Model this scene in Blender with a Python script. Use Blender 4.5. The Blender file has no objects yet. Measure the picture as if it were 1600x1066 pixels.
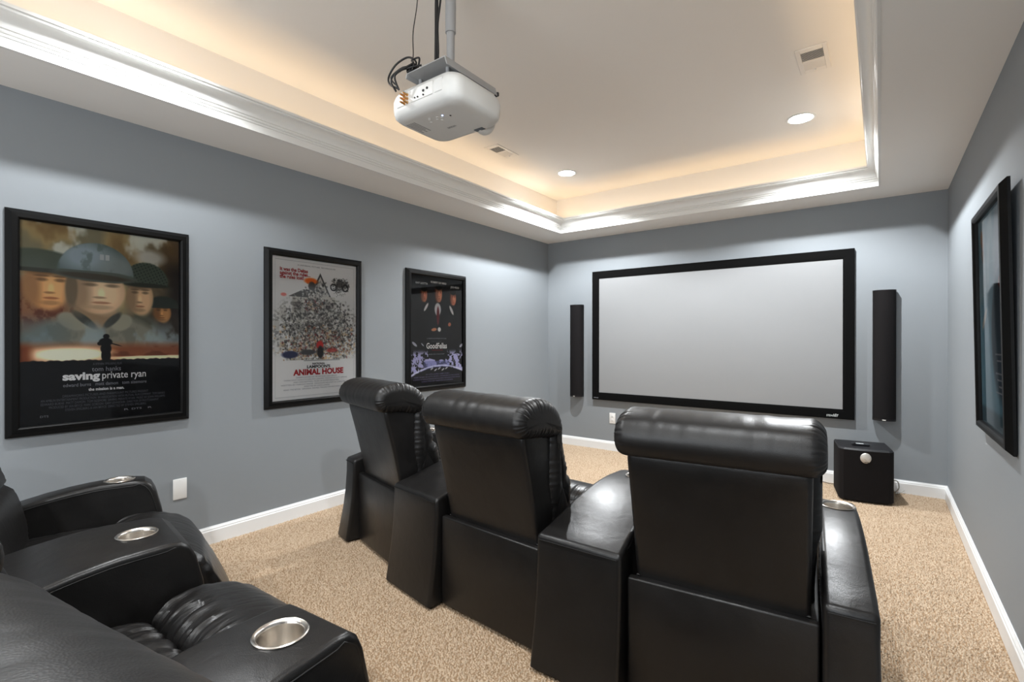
import bpy, bmesh, math, random
import numpy as np
from mathutils import Vector, Matrix, noise

random.seed(7)
S = bpy.context.scene
C = S.collection
PI = math.pi
R = math.radians

# ------------------------------------------------------------------ camera
cd = bpy.data.cameras.new('camera')
cam = bpy.data.objects.new('camera', cd)
C.objects.link(cam)
S.camera = cam
EYE = 1.2505
yaw, pit, rol = 0.641165, -0.0017137, 0.000738
fw = Vector((-math.sin(yaw) * math.cos(pit), math.cos(yaw) * math.cos(pit), math.sin(pit)))
r0 = Vector((math.cos(yaw), math.sin(yaw), 0))
u0 = r0.cross(fw)
rt = r0 * math.cos(rol) + u0 * math.sin(rol)
up = -r0 * math.sin(rol) + u0 * math.cos(rol)
m3 = Matrix((rt, up, -fw)).transposed()
cam.matrix_world = Matrix.Translation((0, 0, EYE)) @ m3.to_4x4()
cd.sensor_width = 36
cd.lens = 770.39 * 36 / 1600
cd.clip_start = 0.02

# ------------------------------------------------------------------ world, exposure
w = bpy.data.worlds.new('world')
S.world = w
w.use_nodes = True
w.node_tree.nodes['Background'].inputs[0].default_value = (0.5, 0.5, 0.5, 1)
w.node_tree.nodes['Background'].inputs[1].default_value = 0.2
S.view_settings.view_transform = 'Standard'
S.view_settings.look = 'None'
S.view_settings.gamma = 1
S.view_settings.use_curve_mapping = False
S.view_settings.exposure = 0.44

CAN_W = 20.6          # watts of each recessed downlight
COVE_W = 0.36         # watts per metre of the cove strip
CAN_COL = (0.94, 0.975, 1.0)
COVE_COL = (1.0, 0.80, 0.58)
FILL_W = 58.0

# room numbers
XL, XR, YB, YF = -3.287, 0.427, 5.150, -2.30
HC, HT = 2.44, 2.86
OX0, OX1, OY0, OY1 = -2.862, 0.002, -1.75, 4.735       # opening in the soffit
TX0, TX1, TY0, TY1 = -2.990, 0.130, -1.88, 4.865       # tray walls


def area(name, loc, rot, sx, sy, watts, col):
    l = bpy.data.lights.new(name, 'AREA')
    l.shape = 'RECTANGLE'
    l.size, l.size_y = sx, sy
    l.energy = watts
    l.color = col
    o = bpy.data.objects.new(name, l)
    o.location = loc
    o.rotation_euler = rot
    C.objects.link(o)
    return o


# the cove strips lie in the trough behind the crown moulding, shining upwards
CZ = 2.515
cl_, cw_ = OY1 - OY0, OX1 - OX0
area('cove_light', (-2.885, (OY0 + OY1) / 2, CZ), (PI, 0, 0), 0.03, cl_, COVE_W * cl_, COVE_COL)
area('cove_light', (0.027, (OY0 + OY1) / 2, CZ), (PI, 0, 0), 0.03, cl_, COVE_W * cl_, COVE_COL)
area('cove_light', ((OX0 + OX1) / 2, 4.760, CZ), (PI, 0, 0), cw_, 0.03, COVE_W * cw_, COVE_COL)
area('cove_light', ((OX0 + OX1) / 2, -1.775, CZ), (PI, 0, 0), cw_, 0.03, COVE_W * cw_, COVE_COL)
# added fill behind the viewer to lift the ambient level; no real fixture here
area('fill_light', (-0.9, -1.9, 1.35), (PI / 2 + R(18), 0, 0), 2.4, 1.4, FILL_W, (0.90, 0.95, 1.0))


# ------------------------------------------------------------------ helpers
def srgb(*c):
    c = [x / 255 for x in c]
    return tuple(x / 12.92 if x <= .04045 else ((x + .055) / 1.055) ** 2.4 for x in c)


def mat(name, col, rough=0.5, metal=0.0, spec=0.5, bump=None, var=None, emit=None, coat=0):
    """bump=(scale, strength, distance, detail[, stretch]); var=(scale, amount)"""
    m = bpy.data.materials.new(name)
    m.use_nodes = True
    nt = m.node_tree
    b = nt.nodes['Principled BSDF']
    b.inputs['Base Color'].default_value = (*col, 1)
    b.inputs['Roughness'].default_value = rough
    b.inputs['Metallic'].default_value = metal
    b.inputs['Specular IOR Level'].default_value = spec
    if coat:
        b.inputs['Coat Weight'].default_value = coat
    tc = nt.nodes.new('ShaderNodeTexCoord')
    if bump:
        n = nt.nodes.new('ShaderNodeTexNoise')
        n.inputs['Scale'].default_value = bump[0]
        n.inputs['Detail'].default_value = bump[3]
        src = tc.outputs['Object']
        if len(bump) > 4:
            mp = nt.nodes.new('ShaderNodeMapping')
            mp.inputs['Scale'].default_value = bump[4]
            nt.links.new(src, mp.inputs['Vector'])
            src = mp.outputs['Vector']
        nt.links.new(src, n.inputs['Vector'])
        bp = nt.nodes.new('ShaderNodeBump')
        bp.inputs['Strength'].default_value = bump[1]
        bp.inputs['Distance'].default_value = bump[2]
        nt.links.new(n.outputs['Fac'], bp.inputs['Height'])
        nt.links.new(bp.outputs['Normal'], b.inputs['Normal'])
    if var:
        n2 = nt.nodes.new('ShaderNodeTexNoise')
        n2.inputs['Scale'].default_value = var[0]
        n2.inputs['Detail'].default_value = 4
        nt.links.new(tc.outputs['Object'], n2.inputs['Vector'])
        mx = nt.nodes.new('ShaderNodeMixRGB')
        mx.inputs[1].default_value = (*[c * (1 - var[1]) for c in col], 1)
        mx.inputs[2].default_value = (*[min(1, c * (1 + var[1])) for c in col], 1)
        nt.links.new(n2.outputs['Fac'], mx.inputs[0])
        nt.links.new(mx.outputs[0], b.inputs['Base Color'])
    if emit:
        b.inputs['Emission Color'].default_value = (*emit[0], 1)
        b.inputs['Emission Strength'].default_value = emit[1]
    return m


def obj(name, bm, m, parent=None, smooth=None, loc=None, recalc=True):
    me = bpy.data.meshes.new(name)
    if isinstance(bm, bmesh.types.BMesh):
        if recalc:
            bmesh.ops.recalc_face_normals(bm, faces=bm.faces)
        bm.to_mesh(me)
        bm.free()
    else:
        me.from_pydata(bm[0], [], bm[1])
    if m:
        me.materials.append(m)
    if smooth is not None:
        for p in me.polygons:
            p.use_smooth = True
        me.set_sharp_from_angle(angle=R(smooth))
    o = bpy.data.objects.new(name, me)
    C.objects.link(o)
    if parent:
        o.parent = parent
    if loc:
        o.location = loc
    return o


def tag(o, label=None, cat=None, group=None, kind=None):
    for k, v in (('label', label), ('category', cat), ('group', group), ('kind', kind)):
        if v:
            o[k] = v
    return o


def thing(name, label, cat, loc=(0, 0, 0), rotz=0, group=None):
    o = bpy.data.objects.new(name, None)
    o.empty_display_size = 0.1
    C.objects.link(o)
    o.location = loc
    o.rotation_euler = (0, 0, rotz)
    return tag(o, label, cat, group)


def struct(name, bm, m, smooth=None, label=None):
    o = obj(name, bm, m, smooth=smooth)
    o['kind'] = 'structure'
    return o


def box(bm, lo, hi, bev=0, seg=2):
    g = bmesh.ops.create_cube(bm, size=1)
    for v in g['verts']:
        for i in range(3):
            v.co[i] = (lo[i] + hi[i]) / 2 + v.co[i] * (hi[i] - lo[i])
    if bev:
        es = list({e for v in g['verts'] for e in v.link_edges})
        bmesh.ops.bevel(bm, geom=es, offset=bev, segments=seg, profile=0.5, affect='EDGES', clamp_overlap=True)
    return bm


def nb(lo, hi, bev=0, seg=2):
    return box(bmesh.new(), lo, hi, bev, seg)


def lathe(bm, prof, n=32, c=(0, 0, 0), axis='z', cap=True):
    rings = []
    for r, h in prof:
        if r < 1e-6:
            p = {'z': (0, 0, h), 'y': (0, h, 0), 'x': (h, 0, 0)}[axis]
            rings.append([bm.verts.new([p[i] + c[i] for i in range(3)])])
            continue
        ring = []
        for k in range(n):
            a = 2 * PI * k / n
            p = {'z': (r * math.cos(a), r * math.sin(a), h), 'y': (r * math.cos(a), h, r * math.sin(a)),
                 'x': (h, r * math.cos(a), r * math.sin(a))}[axis]
            ring.append(bm.verts.new([p[i] + c[i] for i in range(3)]))
        rings.append(ring)
    for a, b in zip(rings, rings[1:]):
        for k in range(n):
            k2 = (k + 1) % n
            if len(a) == 1 and len(b) == 1:
                continue
            if len(a) == 1:
                bm.faces.new((a[0], b[k], b[k2]))
            elif len(b) == 1:
                bm.faces.new((a[k], a[k2], b[0]))
            else:
                bm.faces.new((a[k], a[k2], b[k2], b[k]))
    return bm


def tube(bm, pts, r, n=8, closed=False):
    pts = [Vector(p) for p in pts]
    rings = []
    N = len(pts)
    prev = None
    for i, p in enumerate(pts):
        if closed:
            t = pts[(i + 1) % N] - pts[i - 1]
        else:
            t = pts[min(i + 1, N - 1)] - pts[max(i - 1, 0)]
        t.normalize()
        if prev is None:
            a = Vector((0, 0, 1)) if abs(t.z) < .9 else Vector((1, 0, 0))
            u = t.cross(a).normalized()
        else:
            u = (prev - t * prev.dot(t)).normalized()
        prev = u
        v = t.cross(u)
        rings.append([bm.verts.new(p + (u * math.cos(2 * PI * k / n) + v * math.sin(2 * PI * k / n)) * r) for k in range(n)])
    m = N if closed else N - 1
    for i in range(m):
        a, b = rings[i], rings[(i + 1) % N]
        for k in range(n):
            bm.faces.new((a[k], a[(k + 1) % n], b[(k + 1) % n], b[k]))
    if not closed:
        bm.faces.new(rings[0][::-1])
        bm.faces.new(rings[-1])
    return bm


def catmull(P, n, closed=True):
    """smooth curve through 2-D or 3-D points, resampled evenly"""
    P = [Vector(p) if len(p) == 3 else Vector((p[0], p[1], 0)) for p in P]
    N = len(P)
    out = []
    segs = N if closed else N - 1
    for i in range(segs):
        g = (lambda k: P[k % N]) if closed else (lambda k: P[max(0, min(N - 1, k))])
        a, b, c, d = g(i - 1), g(i), g(i + 1), g(i + 2)
        for k in range(12):
            t = k / 12
            out.append(0.5 * ((2 * b) + (c - a) * t + (2 * a - 5 * b + 4 * c - d) * t * t + (3 * b - a - 3 * c + d) * t ** 3))
    if not closed:
        out.append(P[-1])
    L = [0]
    loop = out + [out[0]] if closed else out
    for a, b in zip(loop, loop[1:]):
        L.append(L[-1] + (b - a).length)
    res = []
    j = 0
    for k in range(n):
        s = L[-1] * k / (n if closed else n - 1)
        while j < len(L) - 2 and L[j + 1] < s:
            j += 1
        d = L[j + 1] - L[j]
        t = 0 if d < 1e-9 else (s - L[j]) / d
        res.append(loop[j].lerp(loop[j + 1], t))
    return res


def cushion(ctrl, hw, er, npts=72, gather=None, nx=14, ne=9, closed_curve=True, taper=None, crown=0.0):
    """upholstered roll: a (y,z) outline lofted along x with rounded, gathered ends"""
    P = [(p.x, p.y) for p in catmull(ctrl, npts)] if closed_curve else ctrl
    n = len(P)
    A = sum(P[i][0] * P[(i + 1) % n][1] - P[(i + 1) % n][0] * P[i][1] for i in range(n))
    s = 1 if A > 0 else -1
    N = []
    for i in range(n):
        tx, ty = P[(i + 1) % n][0] - P[i - 1][0], P[(i + 1) % n][1] - P[i - 1][1]
        l = math.hypot(tx, ty) or 1
        N.append((s * ty / l, -s * tx / l))
    xs = []
    for k in range(ne):
        a = PI / 2 * k / ne
        xs.append((-(hw - er) - er * math.cos(a), er * (1 - math.sin(a))))
    for k in range(nx + 1):
        xs.append((-(hw - er) + 2 * (hw - er) * k / nx, 0))
    for k in range(ne - 1, -1, -1):
        a = PI / 2 * k / ne
        xs.append(((hw - er) + er * math.cos(a), er * (1 - math.sin(a))))
    bm = bmesh.new()
    rings = []
    for x, ins in xs:
        ring = []
        cr = crown * (1 - (x / hw) ** 2)
        for i in range(n):
            d = -ins + cr
            if gather:
                d += gather(x / hw, i / n, P[i])
            k = 1 if not taper else taper(P[i][0], P[i][1])
            ring.append(bm.verts.new((x * k, P[i][0] + N[i][0] * d, P[i][1] + N[i][1] * d)))
        rings.append(ring)
    for a, b in zip(rings, rings[1:]):
        for i in range(n):
            j = (i + 1) % n
            bm.faces.new((a[i], a[j], b[j], b[i]))
    for ring in (rings[0], rings[-1]):
        c = Vector((0, 0, 0))
        for v in ring:
            c += v.co
        c /= n
        cv = bm.verts.new(c)
        for i in range(n):
            bm.faces.new((ring[i], ring[(i + 1) % n], cv))
    return bm


def grid_sheet(name, color_img, W, H, parent, m, z=0.0):
    """flat print: fine grid whose vertex colours are the printed inks"""
    h, w_ = color_img.shape[:2]
    xs = np.linspace(-W / 2, W / 2, w_)
    ys = np.linspace(H / 2, -H / 2, h)
    X, Y = np.meshgrid(xs, ys)
    co = np.stack([X, Y, np.full_like(X, z)], -1).reshape(-1, 3).astype(np.float32)
    i = np.arange((h - 1) * (w_ - 1))
    r, c = i // (w_ - 1), i % (w_ - 1)
    a = r * w_ + c
    q = np.stack([a, a + w_, a + w_ + 1, a + 1], -1).astype(np.int32)
    me = bpy.data.meshes.new(name)
    me.vertices.add(len(co))
    me.vertices.foreach_set('co', co.ravel())
    me.loops.add(q.size)
    me.loops.foreach_set('vertex_index', q.ravel())
    me.polygons.add(len(q))
    me.polygons.foreach_set('loop_start', (np.arange(len(q)) * 4).astype(np.int32))
    me.update(calc_edges=True)
    at = me.color_attributes.new('ink', 'FLOAT_COLOR', 'POINT')
    im = np.clip(color_img, 0, 255) / 255
    lin = np.where(im <= .04045, im / 12.92, ((im + .055) / 1.055) ** 2.4)
    lin = np.clip(lin * 1.3, 0, .92)
    rgba = np.concatenate([lin, np.ones(lin.shape[:2] + (1,))], -1).astype(np.float32)
    at.data.foreach_set('color', rgba.ravel())
    me.materials.append(m)
    o = bpy.data.objects.new(name, me)
    C.objects.link(o)
    o.parent = parent
    return o


def lettering(text, size, pos, m, parent, width=None, bold=0.0, align='CENTER', name='lettering', shear=0, squash=1.0, depth=0.0):
    cu = bpy.data.curves.new('lettering', 'FONT')
    cu.body = text
    cu.size = size
    cu.align_x = align
    cu.offset = bold
    cu.shear = shear
    cu.resolution_u = 3
    cu.extrude = depth
    t = bpy.data.objects.new('tmp', cu)
    C.objects.link(t)
    dg = bpy.context.evaluated_depsgraph_get()
    me = bpy.data.meshes.new_from_object(t.evaluated_get(dg))
    C.objects.unlink(t)
    bpy.data.objects.remove(t)
    bpy.data.curves.remove(cu)
    me.name = name
    me.materials.clear()
    me.materials.append(m)
    xs = [v.co.x for v in me.vertices]
    if width and xs:
        k = width / (max(xs) - min(xs))
    else:
        k = squash
    for v in me.vertices:
        v.co.x *= k
    o = bpy.data.objects.new(name, me)
    C.objects.link(o)
    o.parent = parent
    o.location = pos
    return o


# ------------------------------------------------------------------ materials
M = {}
M['wall'] = mat('blue_grey_wall_paint', srgb(134, 139, 143), 0.62, spec=0.3, bump=(260, 0.06, 0.002, 3))
M['ceil'] = mat('off_white_ceiling_paint', srgb(234, 233, 230), 0.8, spec=0.2, bump=(180, 0.05, 0.002, 3))
M['tray'] = mat('cream_tray_ceiling_paint', srgb(236, 231, 224), 0.8, spec=0.2, bump=(180, 0.05, 0.002, 3))
M['trim'] = mat('white_gloss_trim_paint', srgb(222, 222, 219), 0.32, spec=0.5)
M['base'] = mat('white_baseboard_paint', srgb(232, 233, 233), 0.35, spec=0.5)
M['frame'] = mat('black_satin_frame', (0.003, 0.003, 0.003), 0.42, spec=0.16, bump=(300, 0.05, 0.001, 2))
M['velvet'] = mat('black_velvet_border', (0.003, 0.003, 0.003), 0.95, spec=0.1)
M['screen'] = mat('grey_matte_screen', srgb(140, 141, 142), 0.9, spec=0.1, var=(1.2, 0.01))
M['speaker'] = mat('black_speaker_cloth', (0.0045, 0.0035, 0.004), 0.85, spec=0.25, bump=(900, 0.5, 0.001, 1))
M['spcase'] = mat('black_speaker_case', (0.006, 0.005, 0.006), 0.4, spec=0.4)
M['vinyl'] = mat('black_vinyl_wrap', (0.012, 0.012, 0.014), 0.5, spec=0.4, bump=(400, 0.15, 0.001, 2))
M['badge'] = mat('silver_badge', (0.62, 0.6, 0.56), 0.4, metal=0.5)
M['plastic'] = mat('white_plastic', srgb(228, 228, 226), 0.4)
M['slot'] = mat('dark_slot', (0.02, 0.02, 0.02), 0.7)
M['proj'] = mat('white_projector_plastic', srgb(208, 208, 205), 0.42, spec=0.4)
M['projgrey'] = mat('pale_grey_print', srgb(150, 150, 150), 0.6)
M['projpanel'] = mat('ports_panel_white', srgb(215, 214, 210), 0.5)
M['mount'] = mat('grey_painted_steel', srgb(160, 160, 160), 0.45, spec=0.5)
M['cable'] = mat('black_cable_rubber', (0.01, 0.01, 0.011), 0.45)
M['wcable'] = mat('pale_cable', srgb(190, 190, 185), 0.5)
M['gold'] = mat('gold_connector', (0.75, 0.42, 0.16), 0.3, metal=1)
M['steel'] = mat('brushed_steel', (0.66, 0.62, 0.57), 0.24, metal=1, bump=(60, 0.35, 0.001, 3, (8, 8, 0.4)))
M['lens'] = mat('dark_lens_glass', (0.004, 0.004, 0.006), 0.08, spec=0.8)
M['ledblue'] = mat('blue_status_lamp', (0.2, 0.4, 1), 0.4, emit=((0.35, 0.5, 1), 6))
M['lamp'] = mat('downlight_lens_glow', (1, 1, 1), 0.5, emit=((1, 0.99, 0.98), 26))
M['strip'] = mat('warm_strip_glow', (1, .8, .5), 0.5, emit=((1, 0.72, 0.42), 3))
M['ventdark'] = mat('vent_shadow_metal', srgb(110, 100, 90), 0.7)
M['ventwhite'] = mat('vent_white_enamel', srgb(232, 226, 218), 0.5)
M['glide'] = mat('black_plastic_glide', (0.01, 0.01, 0.01), 0.6)


def leather(name, rough=0.34, wr=0.0, wscale=(1, 1, 1), col=(0.0085, 0.0078, 0.0075)):
    m = bpy.data.materials.new(name)
    m.use_nodes = True
    nt = m.node_tree
    L = nt.links.new
    b = nt.nodes['Principled BSDF']
    b.inputs['Roughness'].default_value = rough
    b.inputs['Specular IOR Level'].default_value = 0.42
    tc = nt.nodes.new('ShaderNodeTexCoord')
    n2 = nt.nodes.new('ShaderNodeTexNoise')
    n2.inputs['Scale'].default_value = 9
    n2.inputs['Detail'].default_value = 6
    L(tc.outputs['Object'], n2.inputs['Vector'])
    mx = nt.nodes.new('ShaderNodeMixRGB')
    mx.inputs[1].default_value = (*[c * 0.7 for c in col], 1)
    mx.inputs[2].default_value = (*[c * 1.5 for c in col], 1)
    L(n2.outputs['Fac'], mx.inputs[0])
    L(mx.outputs[0], b.inputs['Base Color'])
    mr = nt.nodes.new('ShaderNodeMapRange')
    mr.inputs['To Min'].default_value = rough - 0.07
    mr.inputs['To Max'].default_value = rough + 0.09
    L(n2.outputs['Fac'], mr.inputs['Value'])
    L(mr.outputs[0], b.inputs['Roughness'])
    v = nt.nodes.new('ShaderNodeTexVoronoi')
    v.inputs['Scale'].default_value = 420
    L(tc.outputs['Object'], v.inputs['Vector'])
    b1 = nt.nodes.new('ShaderNodeBump')
    b1.inputs['Strength'].default_value = 0.16
    b1.inputs['Distance'].default_value = 0.001
    L(v.outputs['Distance'], b1.inputs['Height'])
    n3 = nt.nodes.new('ShaderNodeTexNoise')
    n3.inputs['Scale'].default_value = 14
    n3.inputs['Detail'].default_value = 4
    n3.inputs['Distortion'].default_value = 0.6
    mp = nt.nodes.new('ShaderNodeMapping')
    mp.inputs['Scale'].default_value = wscale
    L(tc.outputs['Object'], mp.inputs['Vector'])
    L(mp.outputs['Vector'], n3.inputs['Vector'])
    b2 = nt.nodes.new('ShaderNodeBump')
    b2.inputs['Strength'].default_value = 0.12 + wr
    b2.inputs['Distance'].default_value = 0.012
    L(n3.outputs['Fac'], b2.inputs['Height'])
    L(b1.outputs['Normal'], b2.inputs['Normal'])
    L(b2.outputs['Normal'], b.inputs['Normal'])
    return m


M['leather'] = leather('black_leather')
M['leather_head'] = leather('black_leather_creased_headrest', 0.41, -0.04, (2.2, 0.7, 0.7))
M['leather_seat'] = leather('black_leather_creased_seat', 0.33, 0.25, (2.6, 0.5, 1.0))
M['leather_side'] = leather('black_leather_side_panel', 0.5, 0.0, (1, 1, 1), (0.0045, 0.0042, 0.0042))
M['piping'] = mat('black_leather_piping', (0.004, 0.004, 0.004), 0.6)

# print material reads the inks from the vertices
pm = bpy.data.materials.new('printed_paper')
pm.use_nodes = True
pa = pm.node_tree.nodes.new('ShaderNodeAttribute')
pa.attribute_name = 'ink'
pm.node_tree.links.new(pa.outputs['Color'], pm.node_tree.nodes['Principled BSDF'].inputs['Base Color'])
pm.node_tree.nodes['Principled BSDF'].inputs['Roughness'].default_value = 0.6
pm.node_tree.nodes['Principled BSDF'].inputs['Specular IOR Level'].default_value = 0.2
M['print'] = pm
for k, c in dict(white=(240, 240, 240), grey=(150, 152, 160), dim=(96, 98, 106), red=(178, 30, 36), black=(30, 30, 32), lilac=(120, 112, 150),
                 pale=(200, 205, 205)).items():
    M['ink_' + k] = mat(k + '_ink', srgb(*c), 0.7, spec=0.1)

# picture glass: clear with a mirror-like skin
gm = bpy.data.materials.new('picture_glass')
gm.use_nodes = True
nt = gm.node_tree
nt.nodes.remove(nt.nodes['Principled BSDF'])
tr = nt.nodes.new('ShaderNodeBsdfTransparent')
gl = nt.nodes.new('ShaderNodeBsdfGlossy')
gl.inputs['Roughness'].default_value = 0.03
fr = nt.nodes.new('ShaderNodeFresnel')
fr.inputs['IOR'].default_value = 1.45
mxs = nt.nodes.new('ShaderNodeMixShader')
nt.links.new(fr.outputs[0], mxs.inputs[0])
nt.links.new(tr.outputs[0], mxs.inputs[1])
nt.links.new(gl.outputs[0], mxs.inputs[2])
nt.links.new(mxs.outputs[0], nt.nodes['Material Output'].inputs['Surface'])
M['glass'] = gm

# ------------------------------------------------------------------ the room
T = 0.1
cm = bpy.data.materials.new('beige_plush_carpet_backing')
cm.use_nodes = True
nt = cm.node_tree
b = nt.nodes['Principled BSDF']
b.inputs['Roughness'].default_value = 0.95
b.inputs['Specular IOR Level'].default_value = 0.1
b.inputs['Base Color'].default_value = (*srgb(158, 132, 104), 1)
M['carpet_back'] = cm
struct('floor', nb((XL - T, YF - T, -0.1), (XR + T, YB + T, 0.0)), M['carpet_back'])
struct('wall_left', nb((XL - T, YF - T, 0), (XL, YB + T, HC)), M['wall'])
struct('wall_right', nb((XR, YF - T, 0), (XR + T, YB + T, HC)), M['wall'])
struct('wall_back', nb((XL, YB, 0), (XR, YB + T, HC)), M['wall'])
struct('wall_front', nb((XL, YF - T, 0), (XR, YF, HC)), M['wall'])

bm = bmesh.new()       # the soffit ring
box(bm, (XL - T, YF - T, HC), (OX0, YB + T, HC + .06))
box(bm, (OX1, YF - T, HC), (XR + T, YB + T, HC + .06))
box(bm, (OX0, OY1, HC), (OX1, YB + T, HC + .06))
box(bm, (OX0, YF - T, HC), (OX1, OY0, HC + .06))
struct('ceiling', bm, M['ceil'])
bm = bmesh.new()       # tray walls and tray ceiling
z0, z1 = HC + .06, HT + .05
box(bm, (TX0 - T, TY0 - T, z0), (TX0, TY1 + T, z1))
box(bm, (TX1, TY0 - T, z0), (TX1 + T, TY1 + T, z1))
box(bm, (TX0, TY1, z0), (TX1, TY1 + T, z1))
box(bm, (TX0, TY0 - T, z0), (TX1, TY0, z1))
box(bm, (TX0, TY0, HT), (TX1, TY1, HT + .05))
struct('ceiling_tray', bm, M['tray'])

# crown moulding and fascia round the opening (profile: inward distance, height)
crown = [(0.0, 2.4385), (0.012, 2.4385), (0.012, 2.478), (0.016, 2.480), (0.018, 2.486), (0.015, 2.491), (0.021, 2.494),
         (0.024, 2.500), (0.022, 2.505), (0.026, 2.508)]
for k in range(9):
    a = PI / 2 * k / 8
    crown.append((0.028 + 0.044 * (1 - math.cos(a)), 2.510 + 0.052 * math.sin(a)))
crown += [(0.078, 2.563), (0.080, 2.568), (0.078, 2.573), (0.086, 2.576), (0.086, 2.590), (0.070, 2.590), (0.0, 2.50)]


def rail(p0, p1, d0, d1, prof, name, m):
    """profile swept from p0 to p1; d0,d1 the inward diagonal at each mitre"""
    bm = bmesh.new()
    ra = [bm.verts.new((p0[0] + d0[0] * d, p0[1] + d0[1] * d, z)) for d, z in prof]
    rb = [bm.verts.new((p1[0] + d1[0] * d, p1[1] + d1[1] * d, z)) for d, z in prof]
    n = len(prof)
    for i in range(n):
        j = (i + 1) % n
        bm.faces.new((ra[i], ra[j], rb[j], rb[i]))
    bm.faces.new(ra)
    bm.faces.new(rb[::-1])
    return struct(name, bm, m, smooth=18)


a_, b_, c_, d_ = (OX0, OY0), (OX0, OY1), (OX1, OY1), (OX1, OY0)
rail(a_, b_, (1, 1), (1, -1), crown, 'trim_1', M['trim'])
rail(b_, c_, (1, -1), (-1, -1), crown, 'trim_2', M['trim'])
rail(c_, d_, (-1, -1), (-1, 1), crown, 'trim_3', M['trim'])
rail(d_, a_, (-1, 1), (1, 1), crown, 'trim_4', M['trim'])
bprof = [(0, 0), (0.016, 0), (0.016, 0.082), (0.012, 0.088), (0.012, 0.094), (0.006, 0.103), (0.005, 0.107), (0, 0.107)]
a_, b_, c_, d_ = (XL, YF), (XL, YB), (XR, YB), (XR, YF)
rail(a_, b_, (1, 1), (1, -1), bprof, 'baseboard_left', M['base'])
rail(b_, c_, (1, -1), (-1, -1), bprof, 'baseboard_back', M['base'])
rail(c_, d_, (-1, -1), (-1, 1), bprof, 'baseboard_right', M['base'])
rail(d_, a_, (-1, 1), (1, 1), bprof, 'baseboard_front', M['base'])


# carpet pile: twisted yarn tufts, one mesh
def carpet():
    rng = np.random.default_rng(3)
    sp = 0.0088
    xs = np.arange(XL + .02, XR - .02, sp)
    ys = np.arange(-0.25, YB - .02, sp)
    X, Y = np.meshgrid(xs, ys)
    X = X.ravel() + rng.uniform(-.5, .5, X.size) * sp
    Y = Y.ravel() + rng.uniform(-.5, .5, Y.size) * sp
    n = X.size
    h = rng.uniform(.005, .010, n) * (1 + .12 * np.sin(X * 9 + 2 * np.sin(Y * 5)))
    a = rng.uniform(0, 2 * np.pi, n)
    r = rng.uniform(.0045, .0068, n)
    tx, ty = rng.normal(0, .0028, n), rng.normal(0, .0028, n)
    co = np.zeros((n, 4, 3), np.float32)
    for k in range(3):
        an = a + k * 2 * np.pi / 3
        co[:, k] = np.stack([X + r * np.cos(an), Y + r * np.sin(an), np.full(n, -.001)], -1)
    co[:, 3] = np.stack([X + tx, Y + ty, h], -1)
    f = np.array([[0, 1, 3], [1, 2, 3], [2, 0, 3]], np.int32)
    idx = (f[None] + (np.arange(n, dtype=np.int32) * 4)[:, None, None]).reshape(-1, 3)
    me = bpy.data.meshes.new('carpet_pile')
    me.vertices.add(n * 4)
    me.vertices.foreach_set('co', co.ravel())
    me.loops.add(idx.size)
    me.loops.foreach_set('vertex_index', idx.ravel())
    me.polygons.add(len(idx))
    me.polygons.foreach_set('loop_start', (np.arange(len(idx)) * 3).astype(np.int32))
    me.update(calc_edges=True)
    base = np.array(srgb(208, 187, 162))
    dark = np.array(srgb(146, 116, 86))
    t = np.clip(rng.beta(1.6, 4.5, n), 0, 1)[:, None]
    col = base * (1 - t) + dark * t
    rgba = np.repeat(np.concatenate([col, np.ones((n, 1))], 1), 4, 0).astype(np.float32)
    at = me.color_attributes.new('ink', 'FLOAT_COLOR', 'POINT')
    at.data.foreach_set('color', rgba.ravel())
    m = pm.copy()
    m.name = 'beige_plush_yarn'
    m.node_tree.nodes['Principled BSDF'].inputs['Roughness'].default_value = 0.95
    m.node_tree.nodes['Principled BSDF'].inputs['Specular IOR Level'].default_value = 0.1
    me.materials.append(m)
    o = bpy.data.objects.new('carpet_pile', me)
    C.objects.link(o)
    tag(o, 'beige speckled plush carpet pile covering the whole floor', 'carpet', kind='stuff')


carpet()

# ------------------------------------------------------------------ downlights, vents
cans = [(-2.42, 4.12), (-0.462, 4.115), (-2.42, .80), (-0.462, .80), (-2.42, -1.3), (-0.462, -1.3)]
clab = ['recessed ceiling downlight in the far left corner of the tray', 'recessed ceiling downlight near the square vent on the right',
        'recessed downlight in the tray above the left of the rear seats', 'recessed downlight in the tray above the right of the rear seats',
        'recessed downlight behind the viewer on the left', 'recessed downlight behind the viewer on the right']
for (x, y), lb in zip(cans, clab):
    t = thing('downlight', lb, 'ceiling light', (x, y, HT), 0, 'recessed downlights in the tray ceiling')
    bm = bmesh.new()
    lathe(bm, [(0.078, 0.0), (0.094, 0.0), (0.096, -0.003), (0.090, -0.007), (0.080, -0.006), (0.074, -0.001), (0.078, 0.0)], 40)
    obj('trim_ring', bm, M['trim'], t, 40)
    bm = bmesh.new()
    lathe(bm, [(0.0, -0.011), (0.05, -0.0100), (0.074, -0.005), (0.076, -0.002), (0.076, 0.0), (0, 0)], 40)
    obj('lens', bm, M['lamp'], t, 40)
    l = bpy.data.lights.new('downlight_beam', 'SPOT')
    l.energy = CAN_W * (8.4 if y > 3 else 3.5)
    l.color = CAN_COL
    l.spot_size = R(138)
    l.spot_blend = 0.45
    l.shadow_soft_size = 0.032
    lo = bpy.data.objects.new('downlight_beam', l)
    lo.location = (0, 0, -0.055)
    lo.parent = t
    C.objects.link(lo)


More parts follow.
